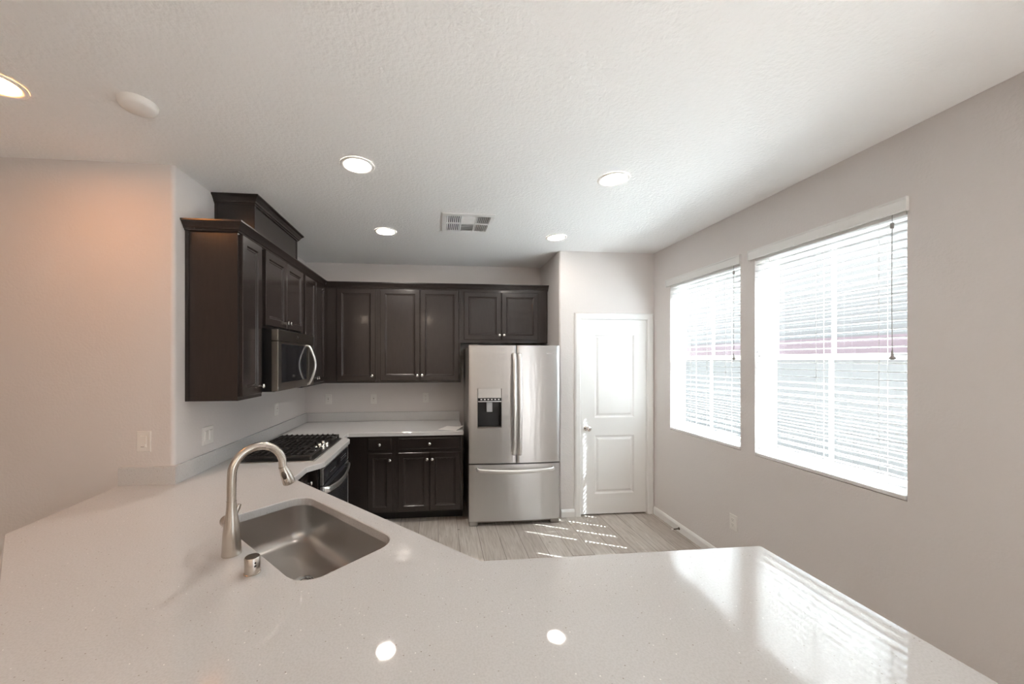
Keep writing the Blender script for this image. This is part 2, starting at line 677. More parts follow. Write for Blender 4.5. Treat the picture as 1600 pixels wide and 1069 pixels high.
# door stop
ds = thing('door_stop', (XR - 0.014, 3.27, 0.030), 'small spring door stop with white tip on the baseboard under the windows', 'door stop')
mb = MB()
x0 = XR - 0.0145
mb.lathe(frame((x0, 3.27, 0.035), (0, 1, 0), (0, 0, 1), (-1, 0, 0)), [(0.012, 0), (0.012, 0.004), (0.007, 0.008)], 14)
mb.tube([(x0 - 0.006 - 0.055 * i / 60.0, 3.27 + 0.0055 * math.cos(i * PI / 3), 0.035 - 0.004 * i / 60.0 + 0.0055 * math.sin(i * PI / 3)) for i in range(61)], 0.0016, 6)
mb.build('spring', M_SPRING, ds, smooth=True)
mb = MB()
mb.lathe(frame((x0 - 0.060, 3.27, 0.031), (0, 1, 0), (0, 0, 1), (-1, 0, 0)), [(0.008, 0), (0.009, 0.004), (0.009, 0.012), (0.006, 0.015)], 14)
tag(mb.build('tip', M_RUBBER, ds, smooth=True), 'white rubber tip')

# ------------------------------------------------------------------ windows and blinds


def window(idx, y0, y1, z0, z1, label):
    w = thing('window_%d' % idx, (XR + 0.11, (y0 + y1) / 2, z0), label, 'window', kind='structure')
    xa, xb = XR + 0.085, XR + 0.135
    zm = 1.640
    mb = MB()
    f = 0.035
    mb.box(xa, xb, y0, y0 + f, z0, z1)
    mb.box(xa, xb, y1 - f, y1, z0, z1)
    mb.box(xa, xb, y0 + f, y1 - f, z0, z0 + f)
    mb.box(xa, xb, y0 + f, y1 - f, z1 - f, z1)
    mb.build('frame', M_VINYL, w)
    s = 0.028
    for (za, zb, dx) in ((z0 + f, zm + 0.018, 0.006), (zm - 0.018, z1 - f, 0.024)):
        mb = MB()
        a, b = xa + dx, xa + dx + 0.018
        ya, yb = y0 + f, y1 - f
        mb.box(a, b, ya, ya + s, za, zb)
        mb.box(a, b, yb - s, yb, za, zb)
        mb.box(a, b, ya + s, yb - s, za, za + 0.036)
        mb.box(a, b, ya + s, yb - s, zb - 0.036, zb)
        ym = (ya + yb) / 2
        mb.box(a + 0.003, b - 0.003, ym - 0.009, ym + 0.009, za + 0.036, zb - 0.036)
        sash = mb.build('sash', M_VINYL, w)
        mb = MB()
        mb.box(a + 0.008, a + 0.010, ya + s, ym - 0.009, za + 0.036, zb - 0.036)
        mb.box(a + 0.008, a + 0.010, ym + 0.009, yb - s, za + 0.036, zb - 0.036)
        mb.build('pane', M_GLASS, sash)


window(1, *WINS['small'], 'smaller-looking far window nearer the pantry door')
window(2, *WINS['large'], 'near window farther from the pantry door')


def blind(y0, y1, z0, label, cord_y, tangle_y, lad):
    g = 0.008
    xc = XR + 0.024
    ym = (y0 + y1) / 2
    b = thing('window_blind', (xc, ym, z0), label, 'blind', 'white slatted blinds on the two windows')
    # valance, slightly proud of the wall
    ya, yb = y0 - 0.004, y1 + 0.042
    mb = MB()
    prof = [(XR - 0.018, 2.345), (XR - 0.015, 2.352), (XR - 0.015, 2.400), (XR - 0.019, 2.406), (XR - 0.019, 2.413), (XR - 0.006, 2.413), (XR - 0.006, 2.345)]
    mb.loft([[(x, yy, z) for x, z in prof] for yy in (ya, yb)])
    mb.box(XR - 0.018, XR - 0.0005, ya - 0.004, ya, 2.343, 2.415)
    mb.box(XR - 0.018, XR - 0.0005, yb, yb + 0.004, 2.343, 2.415)
    mb.build('valance', M_VALANCE, b)
    mb = MB()
    mb.box(XR + 0.002, XR + 0.050, y0 + 0.006, y1 - 0.006, 2.330, 2.383)
    mb.build('head_rail', M_VALANCE, b)
    # slats with a routed hole at every ladder
    mb = MB()
    pitch = 0.0435
    nsl = int((2.325 - (z0 + 0.062)) / pitch) + 1
    ct, st = math.cos(math.radians(2)), -math.sin(math.radians(2))
    hw, hl, hx, th = 0.025, 0.0065, 0.0038, 0.0013

    def sbox(xa, xb, yy0, yy1, z):
        m = frame((xc, 0, z), (ct, 0, st), (0, 1, 0), (-st, 0, ct))
        t = bmesh.new()
        bmesh.ops.create_cube(t, size=1.0)
        for v in t.verts:
            v.co = Vector(((xa + xb) / 2 + v.co.x * (xb - xa), (yy0 + yy1) / 2 + v.co.y * (yy1 - yy0), v.co.z * 2 * th))
        mb.merge(t, m)
    zt = z0 + 0.062
    for i in range(nsl):
        z = zt + i * pitch
        sbox(-hw, -hx, y0 + g, y1 - g, z)
        sbox(hx, hw, y0 + g, y1 - g, z)
        cuts = [y0 + g] + [q for L in lad for q in (L - hl, L + hl)] + [y1 - g]
        for k in range(0, len(cuts), 2):
            sbox(-hx, hx, cuts[k], cuts[k + 1], z)
    mb.build('slats', M_SLAT, b)
    mb = MB()
    mb.box(xc - 0.026, xc + 0.026, y0 + g, y1 - g, z0 + 0.004, z0 + 0.024, 0.003)
    mb.build('bottom_rail', M_VALANCE, b)
    for L in lad:
        mb = MB()
        for dx in (-0.0262, 0.0262):
            mb.tube([(xc + dx, L, 2.335), (xc + dx, L, z0 + 0.022)], 0.0009, 5)
        mb.build('ladder_cord', M_CORDW, b)
    # lift cord with its tassel
    xk = XR - 0.012
    mb = MB()
    mb.tube([(xk, cord_y, 2.344), (xk - 0.003, cord_y, 2.0), (xk, cord_y, 1.665)], 0.0015, 6)
    mb.box(xk - 0.005, xk + 0.003, cord_y - 0.006, cord_y + 0.006, 2.275, 2.305)
    cd = mb.build('lift_cord', M_CORD, b)
    mb = MB()
    mb.lathe(T(xk, cord_y, 1.622), [(0.004, 0), (0.012, 0.004), (0.013, 0.010), (0.006, 0.018), (0.0045, 0.040), (0.002, 0.045)], 14)
    tag(mb.build('tassel', M_CORD, cd, smooth=True), 'grey plastic cord tassel')
    mb = MB()
    t0 = tangle_y
    mb.tube([(xk, t0, 1.715), (xk, t0, 1.685), (xk, t0 - 0.012, 1.675), (xk, t0 - 0.014, 1.655)], 0.0014, 6)
    mb.lathe(T(xk, t0 + 0.004, 1.672), [(0.003, 0), (0.007, 0.003), (0.003, 0.012)], 10)
    mb.lathe(T(xk, t0 - 0.014, 1.642), [(0.003, 0), (0.007, 0.003), (0.003, 0.012)], 10)
    mb.build('tilt_cord', M_CORD, b)
    return b


blind(*WINS['small'][:2], WINS['small'][2], 'white slatted blind on the window nearer the pantry door', 2.628, 3.385, (2.720, 2.925, 3.125, 3.334))
blind(*WINS['large'][:2], WINS['large'][2], 'white slatted blind on the window farther from the pantry door', 1.636, 2.415, (1.700, 2.018, 2.335))

# ------------------------------------------------------------------ outside
mb = MB()
mb.box(-14, 24, -16, 20, -0.32, -0.22)
struct(mb.build('ground', M_YARD), 'concrete yard outside', 'ground')
mb = MB()
mb.box(5.2, 5.4, -4, 14, -0.22, 1.62)
mb.box(5.17, 5.43, -4, 14, 1.62, 1.68)
tag(mb.build('block_fence', M_FENCE), 'pale block fence outside the windows', 'fence')
nh = thing('neighbour_house', (9, 5, -0.22), 'pale neighbouring house seen through the blinds', 'house')
mb = MB()
mb.box(8.6, 12, -3, 13, -0.22, 4.6)
mb.build('house_wall', M_HOUSE, nh)
mb = MB()
mb.box(8.52, 8.6, -3, 13, 1.72, 2.10)
tag(mb.build('wall_band', M_PINK, nh), 'reddish band along the wall')

# ------------------------------------------------------------------ cabinet helpers
DOOR_LOOPS = [(0.0, 0.0), (0.0, 0.017), (0.003, 0.020), (0.050, 0.020), (0.059, 0.0125), (0.066, 0.0120), (0.070, 0.0095)]
DRAWER_LOOPS = [(0.0, 0.0), (0.0, 0.014), (0.004, 0.018), (0.010, 0.020)]
KNOB = [(0.006, 0), (0.0055, 0.012), (0.010, 0.017), (0.0145, 0.022), (0.0145, 0.026), (0.010, 0.030), (0.004, 0.0315)]


def front(parent, name, origin, ax, az, w, h, loops, knob=None):
    """a door or drawer front; knob = (along, up) from the lower corner"""
    mb = MB()
    m = frame(origin, ax, (0, 0, 1), az)
    mb.panel(m, w, h, loops)
    d = mb.build(name, M_WOOD, parent)
    if knob:
        mb = MB()
        mb.lathe(m @ T(knob[0], knob[1], loops[-1][1] if name == 'drawer' else 0.020), KNOB, 18)
        tag(mb.build('knob', M_CHROME, d, smooth=True), 'bright metal knob')
    return d


AXL, AZL = (0, 1, 0), (1, 0, 0)      # fronts of the cooktop run (facing +X)
AXB, AZB = (1, 0, 0), (0, -1, 0)     # fronts of the refrigerator run (facing -Y)
XF = -1.2147                         # face frame of the cooktop-run wall cabinets
YF = 4.088                           # face frame of the refrigerator-run wall cabinets
ZU0, ZU1 = 1.372, 2.415
GW = 'dark wood wall cabinets'
GB = 'dark wood base cabinets'

# wall cabinets, cooktop run
c = thing('wall_cabinet', (XL, 2.523, ZU0), 'dark brown single-door wall cabinet with broad end panel before the microwave', 'cabinet', GW)
mb = MB()
mb.box(XL + 0.001, XF, 2.3726, 2.6745, ZU0, ZU1)
mb.build('body', M_WOOD, c)
mb = MB()
mb.box(XL + 0.001, XL + 0.022, 2.367, 2.3726, ZU0, ZU1)
mb.box(XL + 0.026, XF, 2.370, 2.3726, ZU0, ZU0 + 0.004)
mb.box(XF - 0.020, XF, 2.369, 2.3726, ZU0, ZU1)
mb.build('scribe_strip', M_WOOD, c)
front(c, 'door', (XF, 2.392, 1.396), AXL, AZL, 0.248, 0.995, DOOR_LOOPS, (0.220, 0.050))

c = thing('wall_cabinet', (XL, 3.056, 1.845), 'short dark brown two-door cabinet above the microwave', 'cabinet', GW)
mb = MB()
mb.box(XL + 0.001, XF, 2.6755, 3.4370, 1.845, ZU1)
mb.build('body', M_WOOD, c)
front(c, 'door', (XF, 2.698, 1.866), AXL, AZL, 0.355, 0.525, DOOR_LOOPS, (0.330, 0.045))
front(c, 'door', (XF, 3.058, 1.866), AXL, AZL, 0.355, 0.525, DOOR_LOOPS, (0.025, 0.045))

c = thing('wall_cabinet', (XL, 3.9, ZU0), 'tall dark brown two-door corner wall cabinet just past the microwave', 'cabinet', GW)
mb = MB()
mb.box(XL + 0.001, XF, 3.4380, YB - 0.001, ZU0, ZU1)
mb.build('body', M_WOOD, c)
front(c, 'door', (XF, 3.468, 1.396), AXL, AZL, 0.284, 0.995, DOOR_LOOPS, (0.258, 0.050))
front(c, 'door', (XF, 3.756, 1.396), AXL, AZL, 0.290, 0.995, DOOR_LOOPS, (0.026, 0.050))

# wall cabinets, refrigerator run
c = thing('wall_cabinet', (-0.93, YB, ZU0), 'dark brown single-door wall cabinet in the inner corner', 'cabinet', GW)
mb = MB()
mb.box(XF + 0.001, -0.6530, YF, YB - 0.001, ZU0, ZU1)
mb.build('body', M_WOOD, c)
front(c, 'door', (-1.082, YF, 1.396), AXB, AZB, 0.405, 0.995, DOOR_LOOPS, (0.374, 0.056))

c = thing('wall_cabinet', (-0.2, YB, ZU0), 'wide dark brown two-door wall cabinet above the counter beside the refrigerator', 'cabinet', GW)
mb = MB()
mb.box(-0.6520, 0.2480, YF, YB - 0.001, ZU0, ZU1)
mb.build('body', M_WOOD, c)
front(c, 'door', (-0.626, YF, 1.396), AXB, AZB, 0.424, 0.995, DOOR_LOOPS, (0.400, 0.056))
front(c, 'door', (-0.194, YF, 1.396), AXB, AZB, 0.420, 0.995, DOOR_LOOPS, (0.020, 0.056))

c = thing('wall_cabinet', (0.74, YB, 1.81), 'short dark brown two-door cabinet above the refrigerator', 'cabinet', GW)
mb = MB()
mb.box(0.2490, XJ - 0.008, YF, YB - 0.001, 1.812, ZU1)
mb.build('body', M_WOOD, c)
front(c, 'door', (0.283, YF, 1.846), AXB, AZB, 0.416, 0.525, DOOR_LOOPS, (0.394, 0.050))
front(c, 'door', (0.707, YF, 1.846), AXB, AZB, 0.414, 0.525, DOOR_LOOPS, (0.022, 0.050))

CROWN = [(0.001, 2.398), (0.008, 2.398), (0.010, 2.406), (0.016, 2.410), (0.020, 2.420), (0.034, 2.440), (0.042, 2.446), (0.045, 2.449), (0.045, 2.458), (0.001, 2.458)]
mb = MB()
mb.sweep([(XL + 0.002, 2.367), (XF, 2.367), (XF, YF), (XJ - 0.002, YF)], CROWN)
struct(mb.build('trim_1', M_WOOD), 'dark crown trim along the tops of all the wall cabinets', 'trim')

# box that hides the hood duct
c = thing('duct_cover', (XL, 3.056, 2.459), 'dark wood box with crown trim on top of the microwave cabinet', 'duct cover')
XH = -1.258
mb = MB()
mb.box(XL + 0.001, XH, 2.664, 3.437, 2.4165, 2.7435)
mb.build('body', M_WOOD, c)
for q in ((XL + 0.001, XL + 0.020, 2.660, 2.664), (XH - 0.018, XH, 2.660, 2.664), (XH, XH + 0.004, 2.664, 2.682), (XH, XH + 0.004, 3.419, 3.437)):
    mb = MB()
    mb.box(*q, 2.4165, 2.70)
    mb.build('corner_strip', M_WOOD, c)
mb = MB()
mb.sweep([(XL + 0.002, 2.664), (XH, 2.664), (XH, 3.437), (XL + 0.002, 3.437)], [(o, z + 0.2845) for o, z in CROWN])
mb.build('crown', M_WOOD, c)

# ------------------------------------------------------------------ base cabinets
XB0 = -0.905     # face frame of the cooktop run
YBF = 3.735      # face frame of the refrigerator run
TOE = 0.10
c = thing('base_cabinet', (-0.58, YBF, 0), 'narrow dark brown base cabinet with one drawer above one door', 'cabinet', GB)
mb = MB()
mb.box(-0.905, -0.431, YBF, YB - 0.002, TOE, ZC0)
mb.build('body', M_WOOD, c)
mb = MB()
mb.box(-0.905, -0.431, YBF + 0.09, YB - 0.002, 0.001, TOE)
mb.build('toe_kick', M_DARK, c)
front(c, 'drawer', (-0.693, YBF, 0.728), AXB, AZB, 0.235, 0.118, DRAWER_LOOPS, (0.117, 0.058))
front(c, 'door', (-0.693, YBF, 0.112), AXB, AZB, 0.235, 0.585, DOOR_LOOPS, (0.215, 0.520))

c = thing('base_cabinet', (-0.09, YBF, 0), 'wide dark brown base cabinet with drawer and two doors beside the refrigerator', 'cabinet', GB)
mb = MB()
mb.box(-0.430, 0.250, YBF, YB - 0.002, TOE, ZC0)
mb.build('body', M_WOOD, c)
mb = MB()
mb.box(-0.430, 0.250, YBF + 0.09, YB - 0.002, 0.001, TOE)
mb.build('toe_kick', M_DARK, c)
front(c, 'drawer', (-0.395, YBF, 0.728), AXB, AZB, 0.617, 0.118, DRAWER_LOOPS, (0.308, 0.058))
front(c, 'door', (-0.395, YBF, 0.112), AXB, AZB, 0.305, 0.585, DOOR_LOOPS, (0.283, 0.520))
front(c, 'door', (-0.083, YBF, 0.112), AXB, AZB, 0.305, 0.585, DOOR_LOOPS, (0.022, 0.520))

c = thing('base_cabinet', (XL, 2.47, 0), 'dark base cabinet between the sink corner and the oven', 'cabinet', GB)
mb = MB()
mb.box(XL + 0.002, XB0, 2.312, 2.655, TOE, ZC0)
mb.build('body', M_WOOD, c)
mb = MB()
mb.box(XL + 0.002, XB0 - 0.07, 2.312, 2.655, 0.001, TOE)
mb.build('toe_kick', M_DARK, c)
front(c, 'door', (XB0, 2.335, 0.125), AXL, AZL, 0.135, 0.720, [(0, 0), (0, 0.017), (0.003, 0.020), (0.030, 0.020), (0.034, 0.012), (0.040, 0.010)], None)
front(c, 'door', (XB0, 2.478, 0.125), AXL, AZL, 0.150, 0.720, [(0, 0), (0, 0.017), (0.003, 0.020), (0.030, 0.020), (0.034, 0.012), (0.040, 0.010)], (0.130, 0.655))

c = thing('oven_cabinet', (XL, 3.05, 0), 'dark cabinet housing the oven under the cooktop', 'cabinet')
mb = MB()
XO = -0.835
mb.box(XL + 0.002, XO, 2.656, 2.680, TOE, ZC0)
mb.box(XL + 0.002, XO, 3.420, 3.444, TOE, ZC0)
mb.box(XL + 0.002, XO, 2.680, 3.420, TOE, 0.128)
mb.box(XL + 0.002, XL + 0.02, 2.680, 3.420, 0.128, ZC0)
mb.build('body', M_WOOD, c)
mb = MB()
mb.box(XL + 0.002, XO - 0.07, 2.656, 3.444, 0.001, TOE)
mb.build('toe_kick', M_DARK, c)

c = thing('corner_cabinet', (-1.2, 3.9, 0), 'dark blind corner base cabinet between oven and drawers', 'cabinet')
mb = MB()
mb.prism([(XL + 0.002, 3.4445), (XB0, 3.4445), (XB0, YBF), (-0.906, YBF), (-0.906, YB - 0.002), (XL + 0.002, YB - 0.002)], TOE, ZC0)
mb.build('body', M_WOOD, c)
mb = MB()
mb.box(XL + 0.002, XB0 - 0.05, 3.4445, YB - 0.002, 0.001, TOE)
mb.build('toe_kick', M_DARK, c)

# ------------------------------------------------------------------ countertop
SU0, SU1, SN0, SN1 = -1.915, -1.157, 0.550, 0.940


def un2(u, n):
    return (U.x * u + N.x * n, U.y * u + N.y * n)


def sink_loop(grow=0.0, corner=0.085, k=7):
    """rounded outline of the sink opening in (u, n), bowed a little, counter-clockwise in plan"""
    u0, u1, n0, n1 = SU0 - grow, SU1 + grow, SN0 - grow, SN1 + grow
    r = corner
    pts = []
    for (cu, cn, a0) in ((u1 - r, n0 + r, -PI / 2), (u1 - r, n1 - r, 0), (u0 + r, n1 - r, PI / 2), (u0 + r, n0 + r, PI)):
        pts += [(cu + r * math.cos(a0 + PI / 2 * i / k), cn + r * math.sin(a0 + PI / 2 * i / k)) for i in range(k + 1)]
    return [un2(*p) for p in pts]


outer = [(XL + 0.001, YB - 0.001), (XL + 0.001, YL - 0.001), (-1.799, YL - 0.001), (-1.763, 1.679), (-0.298, 0.222), (1.229, 0.222),
         (1.229, 1.295), (1.221, 1.304), (0.152, 1.298), (-0.858, 2.302), (-0.870, 2.330), (-0.870, 2.545), (-0.862, 2.560),
         (-0.800, 2.645), (-0.789, 2.668), (-0.789, 3.396), (-0.797, 3.418), (-0.868, 3.505), (-0.874, 3.520), (-0.874, 3.672), (-0.866, 3.680), (0.252, 3.680), (0.252, YB - 0.001)]
mb = MB()
mb.prism(outer, ZC0, ZC, [sink_loop()], chamfer=0.0035)
ct = mb.build('countertop', M_QUARTZ)
tag(ct, 'white speckled quartz countertop sweeping from the back wall round the sink to the peninsula', 'countertop')
SH = 1.013
mb = MB()
mb.box(XL + 0.0005, XL + 0.020, YL, YB - 0.0005, ZC + 0.0003, SH, 0.0015)
mb.build('backsplash', M_QUARTZ, ct)
mb = MB()
mb.box(XL + 0.0205, 0.252, YB - 0.020, YB - 0.0005, ZC + 0.0003, SH, 0.0015)
mb.build('backsplash', M_QUARTZ, ct)
mb = MB()
mb.box(-1.797, XL + 0.020, YL - 0.020, YL - 0.0005, ZC + 0.0003, SH, 0.0015)
mb.build('backsplash', M_QUARTZ, ct)

c = thing('peninsula_cabinet', (0.2, 0.9, 0), 'dark cabinets carrying the sink corner and peninsula', 'cabinet')
mb = MB()
pc = [(-1.46, 2.26), (-1.70, 2.26), (-1.60, 1.83), (-0.24, 0.49), (1.20, 0.49), (1.20, 1.265), (0.135, 1.265), (-0.915, 2.305)]
mb.prism(pc, TOE, ZC0, )
bodyo = mb.build('body', M_WOOD, c)
# hollow for the sink bowl
cut = MB()
cut.prism(sink_loop(0.03), 0.60, 0.95)
co = cut.build('cutter', M_DARK)
md = bodyo.modifiers.new('bowl_space', 'BOOLEAN')
md.object = co
md.operation = 'DIFFERENCE'
md.solver = 'EXACT'
bpy.context.view_layer.update()
dg = bpy.context.evaluated_depsgraph_get()
me = bpy.data.meshes.new_from_object(bodyo.evaluated_get(dg))
bodyo.modifiers.clear()
bodyo.data = me
bpy.data.objects.remove(co)
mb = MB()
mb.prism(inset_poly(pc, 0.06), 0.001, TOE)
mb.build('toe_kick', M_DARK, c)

# ------------------------------------------------------------------ sink
sk = thing('kitchen_sink', (-0.5, 1.6, 0.68), 'undermount stainless steel sink bowl in the corner countertop', 'sink')
mb = MB()
lv = [(0.022, 0.8715, 0.09), (0.004, 0.8715, 0.085), (0.004, 0.868, 0.085), (-0.004, 0.760, 0.082), (-0.008, 0.735, 0.080), (-0.016, 0.716, 0.076), (-0.030, 0.703, 0.07), (-0.050, 0.697, 0.06)]
loops = []
for g, z, r in lv:
    loops.append([(p[0], p[1], z) for p in sink_loop(g, max(r + g * 0.6, 0.03), 10)])
cxs = un2((SU0 + SU1) / 2, (SN0 + SN1) / 2)
for s in (0.6, 0.25):
    loops.append([(cxs[0] + (p[0] - cxs[0]) * s, cxs[1] + (p[1] - cxs[1]) * s, 0.690 + 0.006 * s) for p in loops[len(lv) - 1]])
n0 = len(loops[0])
loops.append([(cxs[0] + 0.045 * math.cos(math.atan2(p[1] - cxs[1], p[0] - cxs[0])), cxs[1] + 0.045 * math.sin(math.atan2(p[1] - cxs[1], p[0] - cxs[0])), 0.689) for p in loops[len(lv) - 1]])
mb.loft(loops, False, True)
mb.build('bowl', M_SINK, sk, smooth=True, angle=50)
mb = MB()
mb.lathe(T(cxs[0], cxs[1], 0.6895), [(0.044, 0), (0.044, 0.002), (0.036, 0.003), (0.032, 0.001), (0.012, 0.0012), (0.011, 0.004), (0.004, 0.006)], 24)
tag(mb.build('drain', M_CHROME, sk, smooth=True), 'round drain strainer')

# ------------------------------------------------------------------ faucet
FB = Vector((-0.754, 1.4295, ZC))
fc = thing('faucet', FB, 'brushed nickel gooseneck pull-down faucet behind the sink', 'faucet')
mb = MB()
mb.lathe(T(FB.x, FB.y, ZC), [(0.0325, 0.0005), (0.0325, 0.004), (0.0315, 0.010), (0.030, 0.045), (0.028, 0.080), (0.0245, 0.115), (0.019, 0.150), (0.0165, 0.175), (0.0158, 0.195)], 32)
mb.build('body', M_NICKEL, fc, smooth=True)


def fp(s, z):
    return (FB.x + N.x * s, FB.y + N.y * s, z)


arcp = [fp(0.0, 1.104), fp(0.0, 1.150), fp(0.001, 1.195)]
cs, cz, R0 = 0.0915, 1.200, 0.0905
for i in range(1, 17):
    a = PI - (PI + 0.12) * i / 18.0
    arcp.append(fp(cs + R0 * math.cos(a), cz + R0 * math.sin(a) * 0.985))
arcp.append(fp(0.1815, 1.191))
mb = MB()
mb.tube(arcp, 0.0152, 20)
mb.build('spout', M_NICKEL, fc, smooth=True, angle=60)
mb = MB()
hd = [(0.1815, 1.191, 0.0158), (0.184, 1.183, 0.0165), (0.188, 1.172, 0.0180), (0.194, 1.157, 0.0205), (0.200, 1.140, 0.0225), (0.206, 1.123, 0.0238), (0.2075, 1.118, 0.0225)]
mb.tube([fp(s, z) for s, z, r in hd], [r for s, z, r in hd], 24)
sp = mb.build('spray_head', M_NICKEL, fc, smooth=True, angle=60)
# dark oval button on the spray head, on the side towards -n
mb = MB()
sdir = Vector((U.x * 0.75 - N.x * 0.66, U.y * 0.75 - N.y * 0.66, -0.12)).normalized()
axis = (Vector(fp(0.2065, 1.123)) - Vector(fp(0.184, 1.183))).normalized()
sd = (sdir - axis * sdir.dot(axis)).normalized()
pc0 = Vector(fp(0.1925, 1.160)) + sd * 0.0165
mbm = frame(pc0, axis.cross(sd), axis, sd)
lo = []
for rr, zz in ((1.0, 0.0), (1.0, 0.0035), (0.8, 0.0052)):
    lo.append([mbm @ Vector((0.0085 * rr * math.cos(2 * PI * i / 24), 0.019 * rr * math.sin(2 * PI * i / 24), zz)) for i in range(24)])
mb.loft(lo)
tag(mb.build('spray_button', M_SPRING, sp, smooth=True), 'dark oval spray button')
mb = MB()
hb = FB + Vector((0, 0, 0.105))
mdir = Vector((-U.x, -U.y, 0.02)).normalized()
mb.lathe(frame(hb + mdir * 0.012, mdir.cross(Vector((0, 0, 1))).normalized(), Vector((0, 0, 1)), mdir), [(0.019, 0), (0.021, 0.02), (0.021, 0.048), (0.018, 0.053)], 24)
hub = mb.build('handle_hub', M_NICKEL, fc, smooth=True)
mb = MB()
h0 = hb + mdir * 0.045
mb.tube([h0 + N * q + Vector((0, 0, z)) for q, z in ((0.0, -0.004), (0.012, 0.006), (0.026, 0.022), (0.036, 0.040), (0.041, 0.054))], [0.008, 0.0078, 0.0072, 0.0065, 0.0055], 12, sx=1.3, sy=0.75)
mb.build('lever', M_NICKEL, hub, smooth=True)

ag = thing('air_gap', (-0.619, 1.298, ZC), 'short brushed nickel air gap cap on the countertop beside the faucet', 'air gap')
mb = MB()
mb.lathe(T(-0.619, 1.298, ZC), [(0.0255, 0.0004), (0.0255, 0.003), (0.0235, 0.004), (0.0235, 0.052), (0.0215, 0.055), (0.004, 0.0555)], 30)
agc = mb.build('cap', M_NICKEL, ag, smooth=True)
mb = MB()
ad = Vector((0.72, -0.69, 0)).normalized()
for dz, w in ((0.040, 0.005), (0.030, 0.007)):
    mb.obox(frame(Vector((-0.619, 1.298, ZC + dz)) + ad * 0.0225, ad.cross(Vector((0, 0, 1))), (0, 0, 1), ad), w, 0.006, 0.004, 0.001)
tag(mb.build('vent_slot', M_BLACK, agc), 'black vent slots')

# ------------------------------------------------------------------ cooktop
CT0, CT1, CX0, CX1 = 2.668, 3.430, -1.395, -0.862
ck = thing('cooktop', (-1.13, 3.05, ZC), 'five-burner gas cooktop with black grates set in the countertop', 'cooktop')
mb = MB()
mb.box(CX0, CX1, CT0, CT1, ZC + 0.0003, ZC + 0.006, 0.002)
tag(mb.build('tray', M_STEEL, ck), 'stainless steel rim and tray')
mb = MB()
mb.box(CX0 + 0.012, CX1 - 0.010, CT0 + 0.012, CT1 - 0.012, ZC + 0.006, ZC + 0.012, 0.002)
mb.build('surface_plate', M_IRON, ck)
GZ = ZC + 0.046
gx0, gx1 = CX0 + 0.020, CX1 - 0.022


def grate(ya, yb, xend):
    mb = MB()
    w = 0.0065
    zt0 = GZ - 0.014
    for x in (gx0, xend):
        mb.box(x - w, x + w, ya, yb, zt0, GZ, 0.003)
    for y in (ya + w, yb - w):
        mb.box(gx0, xend, y - w, y + w, zt0 - 0.004, GZ - 0.002, 0.003)
    k = 10 if xend > -1.0 else 8
    nb = 6
    for i in range(1, k + 1):
        x = gx0 + (xend - gx0) * i / (k + 1)
        mb.box(x - 0.0045, x + 0.0045, ya + 0.004, yb - 0.004, zt0 + 0.002, GZ + 0.007, 0.002)
    mb.box(gx0, xend, (ya + yb) / 2 - 0.005, (ya + yb) / 2 + 0.005, zt0, GZ, 0.002)
    for x in (gx0, xend):
        for y in (ya + w, yb - w):
            mb.box(x - w, x + w, y - w, y + w, ZC + 0.012, zt0 + 0.002)
    return mb.build('grate', M_IRON, ck)


grate(CT0 + 0.016, CT0 + 0.252, gx1 - 0.010)
grate(CT0 + 0.258, CT0 + 0.506, -1.010)
grate(CT0 + 0.512, CT1 - 0.016, gx1 - 0.010)
for (x, y, r) in ((-1.265, 2.80, 0.040), (-1.010, 2.80, 0.032), (-1.20, 3.05, 0.052), (-1.265, 3.30, 0.040), (-1.010, 3.30, 0.034)):
    mb = MB()
    mb.lathe(T(x, y, ZC + 0.012), [(r + 0.010, 0), (r + 0.008, 0.006), (r, 0.010), (r, 0.016), (r * 0.9, 0.019), (r * 0.3, 0.020)], 24)
    mb.build('burner', M_BLACK, ck, smooth=True)
for (x, y) in ((-0.945, 2.955), (-0.900, 2.985), (-0.945, 3.050), (-0.900, 3.085), (-0.945, 3.145)):
    mb = MB()
    mb.lathe(T(x, y, ZC + 0.012), [(0.019, 0), (0.019, 0.004), (0.0155, 0.007), (0.0145, 0.030), (0.012, 0.033), (0.004, 0.0335)], 20)
    tag(mb.build('knob', M_CHROME, ck, smooth=True), 'bright metal burner knob')

# ------------------------------------------------------------------ oven
ov = thing('wall_oven', (-0.82, 3.05, 0.13), 'black glass oven with curved silver handle under the cooktop', 'oven')
OY0, OY1 = 2.684, 3.416
OX = -0.808
mb = MB()
mb.box(-1.40, OX - 0.022, OY0 + 0.004, OY1 - 0.004, 0.130, 0.855)
mb.build('body', M_BLACK, ov)
mb = MB()
mb.box(OX - 0.020, OX, OY0 + 0.020, OY1 - 0.020, 0.742, 0.846, 0.002)
cp = mb.build('control_panel', M_OVENGL, ov)
mb = MB()
mb.box(OX, OX + 0.0008, 3.045, 3.125, 0.770, 0.822)
tag(mb.build('display', M_BLACKGL, cp), 'dark clock display')
for ya, dy, zs_ in ((2.86, 0.030, (0.779,)), (3.17, 0.036, (0.800, 0.780))):
    mb = MB()
    for k in range(5):
        for z in zs_:
            mb.box(OX, OX + 0.0006, ya + k * dy, ya + k * dy + 0.022, z, z + 0.0035)
    mb.build('lettering', M_GREYTX, cp)
mb = MB()
mb.box(OX - 0.020, OX, OY0 + 0.020, OY1 - 0.020, 0.150, 0.728, 0.002)
dr = mb.build('door', M_OVENGL, ov)
mb = MB()
